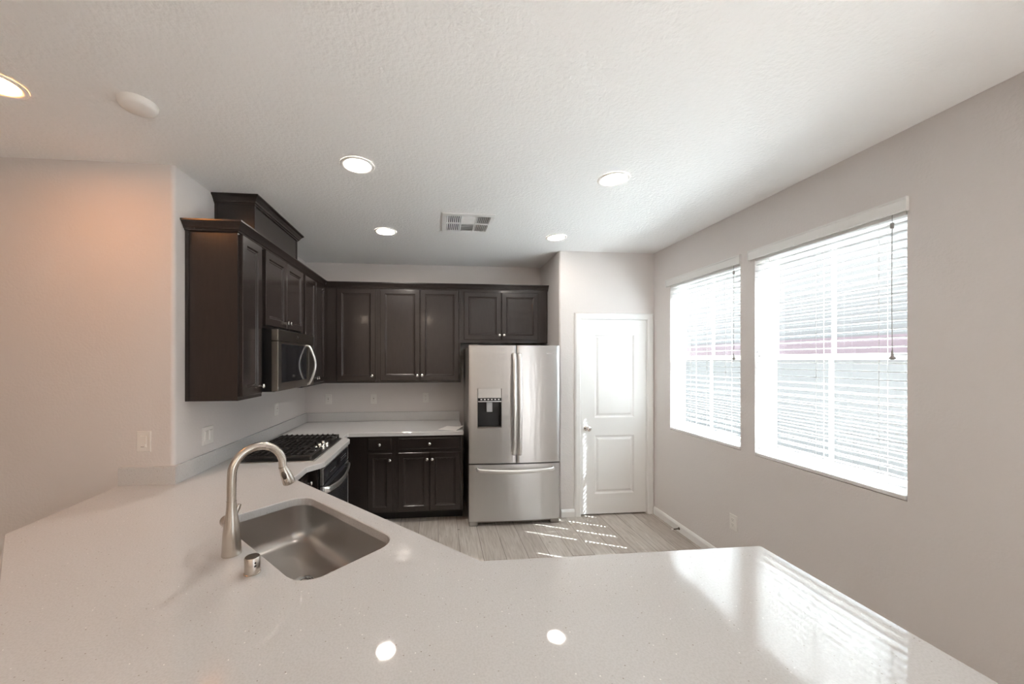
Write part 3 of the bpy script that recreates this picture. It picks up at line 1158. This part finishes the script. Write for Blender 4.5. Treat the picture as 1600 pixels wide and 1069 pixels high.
mb.tube([(OX - 0.002, OY0 + 0.030, 0.694), (OX + 0.022, OY0 + 0.050, 0.692)] +
        [(OX + 0.026 + 0.022 * math.sin(PI * i / 14), OY0 + 0.08 + (OY1 - OY0 - 0.16) * i / 14, 0.686 - 0.018 * math.sin(PI * i / 14)) for i in range(15)] +
        [(OX + 0.022, OY1 - 0.050, 0.692), (OX - 0.002, OY1 - 0.030, 0.694)], 0.013, 14, sx=1.75, sy=0.7)
tag(mb.build('handle', M_HANDLE, dr, smooth=True), 'curved silver handle')
for y0 in (OY0, OY1 - 0.018):
    mb = MB()
    mb.box(OX - 0.020, OX + 0.001, y0, y0 + 0.018, 0.735, 0.850, 0.002)
    mb.box(OX - 0.020, OX + 0.001, y0, y0 + 0.018, 0.148, 0.724, 0.002)
    tag(mb.build('side_trim', M_HANDLE, ov), 'silver edge strip')
mb = MB()
mb.box(OX - 0.020, OX + 0.001, OY0 + 0.018, OY1 - 0.018, 0.8465, 0.852)
tag(mb.build('top_trim', M_HANDLE, ov), 'thin silver top strip')

# ------------------------------------------------------------------ microwave
mw = thing('microwave', (-1.3, 3.07, 1.40), 'over-the-range stainless microwave with dark window and bowed handle', 'microwave')
MY0, MY1, MZ0, MZ1 = 2.690, 3.432, 1.402, 1.838
MX = -1.112
mb = MB()
mb.box(XL + 0.002, -1.156, MY0 + 0.004, MY1 - 0.002, MZ0 + 0.008, MZ1, 0.002)
mb.build('body', M_BLACK, mw)
mb = MB()
mb.box(-1.156, MX, MY0, MY1, 1.756, MZ1 - 0.002, 0.003)
vp = mb.build('top_panel', M_STEELD, mw)
mb = MB()
mb.lathe(frame((MX, 3.045, 1.796), (0, 1, 0), (0, 0, 1), (1, 0, 0)), [(0.013, 0), (0.013, 0.001), (0.011, 0.0016)], 20)
mb.box(MX, MX + 0.001, 3.062, 3.088, 1.792, 1.801)
tag(mb.build('badge', M_CHROME, vp), 'small bright badge')
DYE = 3.300
mb = MB()
mb.box(-1.156, MX, MY0, DYE, MZ0, 1.752, 0.003)
dr = mb.build('door', M_STEELD, mw)
mb = MB()
mb.box(MX - 0.001, MX + 0.0012, MY0 + 0.060, DYE - 0.055, MZ0 + 0.058, 1.735)
tag(mb.build('window', M_BLACKGL, dr), 'dark glass window')
mb = MB()
mb.tube([(MX - 0.004, DYE - 0.026, 1.742), (MX + 0.014, DYE - 0.026, 1.735)] +
        [(MX + 0.024 + 0.040 * math.sin(PI * i / 14), DYE - 0.026, 1.722 - 0.286 * i / 14) for i in range(15)] +
        [(MX + 0.014, DYE - 0.026, 1.422), (MX - 0.004, DYE - 0.026, 1.415)], 0.0105, 12, sx=1.0, sy=1.0)
tag(mb.build('handle', M_HANDLE, dr, smooth=True), 'bowed bright metal handle')
mb = MB()
mb.box(-1.156, MX, DYE + 0.004, MY1, MZ0, 1.752, 0.003)
tag(mb.build('control_panel', M_STEELD, mw), 'narrow control panel')
mb = MB()
mb.box(XL + 0.01, -1.14, MY0 + 0.01, MY1 - 0.01, MZ0 - 0.004, MZ0 + 0.008)
mb.build('underside_vent', M_BLACK, mw)

# ------------------------------------------------------------------ refrigerator
FX0, FX1, FY, FZ = 0.294, 1.199, 3.548, 1.762
fr = thing('refrigerator', (0.745, 3.95, 0), 'stainless steel French-door refrigerator with water dispenser and bottom freezer drawer', 'refrigerator')
mb = MB()
mb.box(FX0 + 0.006, FX1 - 0.006, 3.640, 4.345, 0.03, 1.748, 0.004)
mb.build('body', M_FRSIDE, fr)
FXC, FHW = (FX0 + FX1) / 2, (FX1 - FX0) / 2


def bow(x):
    return FY + 0.016 * ((x - FXC) / FHW) ** 2


def fpanel(name, x0, x1, z0, z1, hole=None, nx=14):
    mb = MB()
    xs = [x0 + (x1 - x0) * i / nx for i in range(nx + 1)]
    zs = [z0, z1]
    if hole:
        hx0, hx1, hz0, hz1 = hole
        xs = sorted(set([x for x in xs if abs(x - hx0) > 0.012 and abs(x - hx1) > 0.012] + [hx0, hx1]))
        zs = [z0, hz0, hz1, z1]
    e = 0.006
    yb = FY + 0.086

    def yy(x):
        y = bow(x)
        d = min(x - x0, x1 - x)
        if d < e:
            y += e - math.sqrt(max(0, e * e - (e - d) ** 2))
        return y
    xs = sorted(set(xs + [x0 + 0.002, x0 + e, x1 - 0.002, x1 - e]))
    grid = [[mb.bm.verts.new((x, yy(x), z)) for z in zs] for x in xs]
    back = [[mb.bm.verts.new((x, yb, z)) for z in (z0, z1)] for x in xs]
    k = len(xs)
    for i in range(k - 1):
        for j in range(len(zs) - 1):
            if hole and xs[i] >= hole[0] - 1e-6 and xs[i + 1] <= hole[1] + 1e-6 and j == 1:
                continue
            mb.face([grid[i][j], grid[i + 1][j], grid[i + 1][j + 1], grid[i][j + 1]])
        mb.face([back[i][0], back[i][1], back[i + 1][1], back[i + 1][0]])
        mb.face([grid[i][0], back[i][0], back[i + 1][0], grid[i + 1][0]])
        mb.face([grid[i][-1], grid[i + 1][-1], back[i + 1][1], back[i][1]])
    mb.face([grid[0][j] for j in range(len(zs))] + [back[0][1], back[0][0]])
    mb.face([grid[-1][j] for j in range(len(zs))] + [back[-1][1], back[-1][0]])
    if hole:
        # cavity walls
        ho = [(hole[0], hole[2]), (hole[1], hole[2]), (hole[1], hole[3]), (hole[0], hole[3])]
    return mb.build(name, M_STEEL, fr, smooth=True, angle=35)


HOLE = (0.380, 0.614, 0.958, 1.342)
XM = 0.7595
dl = fpanel('door', FX0, XM - 0.003, 0.614, FZ, HOLE)
dr_ = fpanel('door', XM + 0.003, FX1, 0.614, FZ)
dw = fpanel('freezer_drawer', FX0, FX1, 0.052, 0.602)
# dispenser in the left door
hx0, hx1, hz0, hz1 = HOLE
mb = MB()
yd0, yd1 = FY + 0.010, FY + 0.070
ring = [(hx0 - 0.001, hz0 - 0.001), (hx1 + 0.001, hz0 - 0.001), (hx1 + 0.001, hz1 + 0.001), (hx0 - 0.001, hz1 + 0.001)]
mb.loft([[(a, FY + 0.004, b) for a, b in ring], [(a, yd1, b) for a, b in ring]], False, True)
dp = mb.build('dispenser', M_BLACK, dl)
mb = MB()
# tilted silver upper panel
mb.loft([[(hx0 + 0.004, FY + 0.006, hz1), (hx1 - 0.004, FY + 0.006, hz1), (hx1 - 0.004, FY + 0.030, hz1), (hx0 + 0.004, FY + 0.030, hz1)],
         [(hx0 + 0.004, FY - 0.002, 1.252), (hx1 - 0.004, FY - 0.002, 1.252), (hx1 - 0.004, FY + 0.030, 1.252), (hx0 + 0.004, FY + 0.030, 1.252)]])
tag(mb.build('upper_panel', M_STEEL, dp), 'bright silver upper panel')
mb = MB()
mb.box(hx0 + 0.004, hx1 - 0.004, FY - 0.003, FY + 0.030, 1.222, 1.2515, 0.002)
tag(mb.build('button_strip', M_BLACK, dp), 'dark strip of buttons')
mb = MB()
for k in range(6):
    x = hx0 + 0.026 + k * 0.034
    mb.box(x, x + 0.017, FY - 0.0042, FY - 0.003, 1.232, 1.243)
mb.box(hx0 + 0.003, hx1 - 0.003, FY - 0.005, FY + 0.02, 1.214, 1.2215)
tag(mb.build('button_marks', M_HANDLE, dp), 'silver button marks and lip')
mb = MB()
xm = (hx0 + hx1) / 2
mb.loft([[(xm - 0.028, FY + 0.020, 1.205), (xm + 0.028, FY + 0.020, 1.205), (xm + 0.028, FY + 0.040, 1.205), (xm - 0.028, FY + 0.040, 1.205)],
         [(xm - 0.028, FY + 0.014, 1.115), (xm + 0.028, FY + 0.014, 1.115), (xm + 0.028, FY + 0.026, 1.115), (xm - 0.028, FY + 0.026, 1.115)]])
tag(mb.build('paddle', M_GREYTX, dp), 'grey dispenser paddle')
mb = MB()
mb.box(hx0 + 0.002, hx1 - 0.002, FY + 0.000, FY + 0.068, hz0, hz0 + 0.012, 0.002)
tag(mb.build('drip_tray', M_STEELD, dp), 'metal drip tray')


def fhandle(parent, pts, sx, sy):
    mb = MB()
    mb.tube(pts, 0.012, 14, sx=sx, sy=sy, up=Vector((1, 0, 0)))
    tag(mb.build('handle', M_HANDLE, parent, smooth=True, angle=60), 'long satin bar handle')


for par, x in ((dl, 0.733), (dr_, 0.787)):
    z0, z1 = 0.700, 1.682
    pts = [(x, FY + 0.004, z1), (x, FY - 0.030, z1 - 0.004)]
    for i in range(17):
        t = i / 16
        pts.append((x, FY - 0.040 - 0.018 * math.sin(PI * t), z1 - 0.016 - (z1 - z0 - 0.032) * t))
    pts += [(x, FY - 0.030, z0 + 0.004), (x, FY + 0.004, z0)]
    fhandle(par, pts, 1.55, 0.75)
pts = [(0.372, FY + 0.014, 0.560), (0.376, FY - 0.026, 0.560)]
for i in range(17):
    t = i / 16
    pts.append((0.392 + 0.716 * t, FY - 0.036 - 0.020 * math.sin(PI * t), 0.556 - 0.012 * math.sin(PI * t)))
pts += [(1.124, FY - 0.026, 0.560), (1.128, FY + 0.014, 0.560)]
mb = MB()
mb.tube(pts, 0.013, 14, sx=1.45, sy=0.75, up=Vector((0, 0, 1)))
tag(mb.build('handle', M_HANDLE, dw, smooth=True, angle=60), 'long satin bar handle')
mb = MB()
mb.box(1.070, 1.140, bow(1.1) - 0.0012, bow(1.1) + 0.004, 1.682, 1.689)
mb.lathe(frame((1.068, bow(1.068) + 0.001, 1.6865), (1, 0, 0), (0, 0, 1), (0, -1, 0)), [(0.0065, 0), (0.0065, 0.0022), (0.005, 0.003)], 16)
tag(mb.build('badge', M_CHROME, dr_), 'small silver badge')
mb = MB()
mb.box(FX0 + 0.09, FX1 - 0.09, 3.600, 3.64, 0.020, 0.050)
mb.build('kick_grille', M_STEELD, fr)
for x0 in (FX0 + 0.006, FX1 - 0.090):
    mb = MB()
    mb.box(x0, x0 + 0.084, 3.575, 3.66, 0.0005, 0.049, 0.004)
    mb.build('foot', M_FRSIDE, fr)
for x0 in (FX0 + 0.01, FX1 - 0.10):
    mb = MB()
    mb.box(x0, x0 + 0.09, 3.60, 3.72, 1.7485, 1.772, 0.004)
    mb.build('hinge_cover', M_FRSIDE, fr)

# ------------------------------------------------------------------ paper on the back counter
mb = MB()
P0 = Vector((0.155, 3.668, ZC + 0.001))
aw, al = Vector((0.46, 0.888, 0)), Vector((-0.888, 0.46, 0))
nu, nv = 10, 12
g1 = []
for i in range(nu + 1):
    row = []
    for j in range(nv + 1):
        p = Vector((0.085, 3.735, 0)) + aw * (0.216 * i / nu) + al * (0.10 - 0.20 * (1 - j / nv))
        s = 1 - j / nv
        z = ZC + 0.0015 + 0.020 * max(0, s - 0.45) ** 2 * 3 * (i / nu) + 0.003 * math.sin(i * 0.9) ** 2 * s
        row.append(Vector((p.x, p.y, z)))
    g1.append(row)
top = [[mb.bm.verts.new(p + Vector((0, 0, 0.0006))) for p in r] for r in g1]
bot = [[mb.bm.verts.new(p) for p in r] for r in g1]
for i in range(nu):
    for j in range(nv):
        mb.face([top[i][j], top[i + 1][j], top[i + 1][j + 1], top[i][j + 1]])
        mb.face([bot[i][j], bot[i][j + 1], bot[i + 1][j + 1], bot[i + 1][j]])
for i in range(nu):
    mb.face([top[i][0], bot[i][0], bot[i + 1][0], top[i + 1][0]])
    mb.face([top[i][nv], top[i + 1][nv], bot[i + 1][nv], bot[i][nv]])
for j in range(nv):
    mb.face([top[0][j], top[0][j + 1], bot[0][j + 1], bot[0][j]])
    mb.face([top[nu][j], bot[nu][j], bot[nu][j + 1], top[nu][j + 1]])
tag(mb.build('paper_sheet', M_PAPER, smooth=True), 'white paper sheet lying on the back counter beside the refrigerator', 'paper')

# ------------------------------------------------------------------ outlets and switches
GO = 'white wall outlets'


def plate(name, m, w, h, label, cat, group, kind):
    """m maps local x (along the wall), y (up), z (out of the wall); its origin is the plate centre"""
    t = thing(name, m.translation, label, cat, group)
    mb = MB()
    mb.panel(m @ T(-w / 2, -h / 2, 0), w, h, [(0, 0), (0, 0.003), (0.003, 0.0055)])
    mb.build('plate', M_PLASTIC, t)
    if kind == 'outlet':
        for s in (-0.0195, 0.0195):
            mb = MB()
            lo = []
            for z, k in ((0.0055, 1.0), (0.0075, 1.0), (0.008, 0.93)):
                lo.append([m @ Vector((max(-0.0165, min(0.0165, 0.0195 * math.cos(2 * PI * i / 28))) * k, s + 0.0145 * math.sin(2 * PI * i / 28) * k, z)) for i in range(28)])
            mb.loft(lo)
            rc = mb.build('receptacle', M_PLASTIC, t)
            mb = MB()
            mb.obox(m @ T(-0.0065, s + 0.004, 0.008), 0.002, 0.008, 0.0008)
            mb.obox(m @ T(0.0065, s + 0.004, 0.008), 0.002, 0.0065, 0.0008)
            mb.obox(m @ T(0.0, s - 0.007, 0.008), 0.004, 0.004, 0.0008)
            mb.build('slots', M_PLATEGAP, rc)
    elif kind == 'gfci':
        mb = MB()
        mb.panel(m @ T(-0.0165, -0.033, 0.0055), 0.033, 0.066, [(0, 0), (0, 0.002), (0.001, 0.003)])
        rc = mb.build('receptacle', M_PLASTIC, t)
        mb = MB()
        mb.obox(m @ T(0, 0.004, 0.0088), 0.014, 0.006, 0.001)
        for s in (-0.021, 0.021):
            mb.obox(m @ T(-0.006, s, 0.0086), 0.002, 0.007, 0.0008)
            mb.obox(m @ T(0.006, s, 0.0086), 0.002, 0.006, 0.0008)
        mb.build('slots', M_PLATEGAP, rc)
    elif kind == 'rockers':
        for s in (-0.023, 0.023):
            mb = MB()
            mb.panel(m @ T(s - 0.0165, -0.033, 0.0055), 0.033, 0.066, [(0, 0), (0, 0.0005), (0.002, 0.004), (0.004, 0.005)])
            mb.build('rocker', M_PLASTIC, t)
    elif kind == 'dimmer':
        mb = MB()
        mb.panel(m @ T(-0.0165, -0.033, 0.0055), 0.033, 0.066, [(0, 0), (0, 0.0005), (0.002, 0.003)])
        mb.build('rocker', M_PLASTIC, t)
        mb = MB()
        mb.obox(m @ T(0.0115, -0.021, 0.0105), 0.005, 0.013, 0.005, 0.001)
        mb.build('slider', M_PLASTIC, t)
        mb = MB()
        mb.obox(m @ T(-0.004, -0.0295, 0.0086), 0.018, 0.0022, 0.0006)
        mb.build('indicator', M_PLATEGAP, t)
    return t


E2 = 0.0004
MBK = lambda x, z: frame((x, YB - E2, z), (1, 0, 0), (0, 0, 1), (0, -1, 0))
MLW = lambda y, z: frame((XL + E2, y, z), (0, 1, 0), (0, 0, 1), (1, 0, 0))
MRW = lambda y, z: frame((XR - E2, y, z), (0, -1, 0), (0, 0, 1), (-1, 0, 0))
plate('wall_outlet', MBK(-1.263, 1.166), 0.072, 0.116, 'white outlet on the back wall nearest the inner corner', 'outlet', GO, 'gfci')
plate('wall_outlet', MBK(-0.750, 1.166), 0.072, 0.116, 'white outlet on the back wall, middle one of three', 'outlet', GO, 'gfci')
plate('wall_outlet', MBK(-0.148, 1.176), 0.072, 0.116, 'white outlet on the back wall nearest the refrigerator', 'outlet', GO, 'outlet')
plate('wall_outlet', MLW(3.625, 1.160), 0.072, 0.116, 'white outlet on the cooktop wall under the microwave', 'outlet', GO, 'gfci')
plate('wall_outlet', MRW(2.643, 0.368), 0.074, 0.118, 'white outlet low on the wall below the windows', 'outlet', GO, 'outlet')
plate('light_switch', MLW(2.585, 1.127), 0.114, 0.116, 'white double rocker switch under the single-door wall cabinet', 'light switch', None, 'rockers')
plate('dimmer_switch', frame((-1.672, YL - E2, 1.156), (1, 0, 0), (0, 0, 1), (0, -1, 0)), 0.074, 0.118, 'white dimmer switch on the warm-lit wall by the rounded corner', 'light switch', None, 'dimmer')

# ------------------------------------------------------------------ ceiling fittings
GL = 'recessed ceiling lights'


def can_light(x, y, color, strength, label):
    t = thing('ceiling_light', (x, y, HC), label, 'ceiling light', GL)
    mb = MB()
    n = 40
    prof = [(0.0955, HC - 0.0003), (0.0955, HC - 0.004), (0.090, HC - 0.0075), (0.078, HC - 0.006), (0.073, HC - 0.0025)]
    mb.loft([[(x + r * math.cos(2 * PI * i / n), y + r * math.sin(2 * PI * i / n), z) for i in range(n)] for r, z in prof], False, False)
    mb.build('trim_ring', M_SLAB, t, smooth=True, angle=60)
    key = 'lamp_lens_%d_%d' % (strength, color[2] * 100)
    m = MATS.get(key) or mat(key, (0.9, 0.9, 0.88), 0.4, emit=(color, strength))
    mb = MB()
    mb.loft([[(x + r * math.cos(2 * PI * i / n), y + r * math.sin(2 * PI * i / n), z) for i in range(n)] for r, z in ((0.0765, HC - 0.0012), (0.0765, HC - 0.0030), (0.055, HC - 0.0052), (0.02, HC - 0.0062))], False, True)
    tag(mb.build('lens', m, t, smooth=True, angle=60), 'glowing lamp lens')


NEU = (1.0, 0.91, 0.82)
can_light(-0.463, 2.181, NEU, 24, 'lit ceiling light above the sink side, nearer the wall cabinets')
can_light(1.083, 2.198, NEU, 24, 'lit ceiling light above the peninsula, nearest the windows')
can_light(-0.457, 3.281, NEU, 110, 'lit ceiling light beyond the air vent toward the cabinet corner')
can_light(1.077, 3.298, NEU, 30, 'lit ceiling light in front of the pantry wall corner')
can_light(-0.30, -2.2, (1.0, 0.82, 0.64), 200, 'added unseen fill light over the adjoining room, nearer the windows')  # added out of view as warm fill for the kitchen
can_light(-2.0, -2.2, (1.0, 0.82, 0.64), 155, 'added unseen fill light over the adjoining room, farther from the windows')  # second added fill light, also behind the camera
can_light(-1.790, 1.668, (1.0, 0.37, 0.10), 40, 'warm glowing ceiling light by the beige wall')

sd_ = MB()
sd_.lathe(T(-1.305, 1.743, HC - 0.030), [(0.004, 0), (0.056, 0.001), (0.064, 0.006), (0.068, 0.014), (0.071, 0.0297)], 40)
tag(sd_.build('ceiling_cover_plate', M_PLASTIC, smooth=True, angle=60), 'plain round white disc on the ceiling beside the warm light', 'cover plate')

vt = thing('ceiling_vent', (0.235, 3.01, HC), 'white square air vent with grille panels in the ceiling', 'air vent')
VX0, VX1, VY0, VY1 = 0.030, 0.440, 2.815, 3.220
mb = MB()
z0, z1 = HC - 0.010, HC - 0.0003
gxs = [0.068, 0.178, 0.188, 0.292, 0.304, 0.409]
gys = [2.858, 3.008, 3.022, 3.186]
mb.box(VX0, VX1, VY0, gys[0], z0, z1, 0.002)
mb.box(VX0, VX1, gys[3], VY1, z0, z1, 0.002)
mb.box(VX0, gxs[0], gys[0], gys[3], z0, z1)
mb.box(gxs[5], VX1, gys[0], gys[3], z0, z1)
mb.box(gxs[1], gxs[2], gys[0], gys[3], z0, z1)
mb.box(gxs[3], gxs[4], gys[0], gys[3], z0, z1)
mb.box(gxs[0], gxs[5], gys[1], gys[2], z0, z1)
mb.build('vent_frame', M_WHITE, vt)
mb = MB()
mb.box(gxs[0], gxs[5], gys[0], gys[3], HC - 0.0008, HC - 0.0003)
mb.build('duct_opening', M_DUCT, vt)
for i, (xa, xb) in enumerate(((gxs[0], gxs[1]), (gxs[2], gxs[3]), (gxs[4], gxs[5]))):
    for j, (ya, yb) in enumerate(((gys[0], gys[1]), (gys[2], gys[3]))):
        mb = MB()
        zc = HC - 0.0055
        if i != 1:
            k = 7
            tilt = 0.9 if i == 0 else -0.75
            for q in range(k):
                x = xa + (xb - xa) * (q + 0.5) / k
                mb.obox(T(x, (ya + yb) / 2, zc) @ Matrix.Rotation(tilt, 4, 'Y'), 0.0012, yb - ya, 0.011)
        else:
            k = 8
            tilt = 0.8 if j == 0 else -0.9
            for q in range(k):
                y = ya + (yb - ya) * (q + 0.5) / k
                mb.obox(T((xa + xb) / 2, y, zc) @ Matrix.Rotation(tilt, 4, 'X'), xb - xa, 0.0012, 0.011)
        mb.build('grille', M_WHITE, vt)
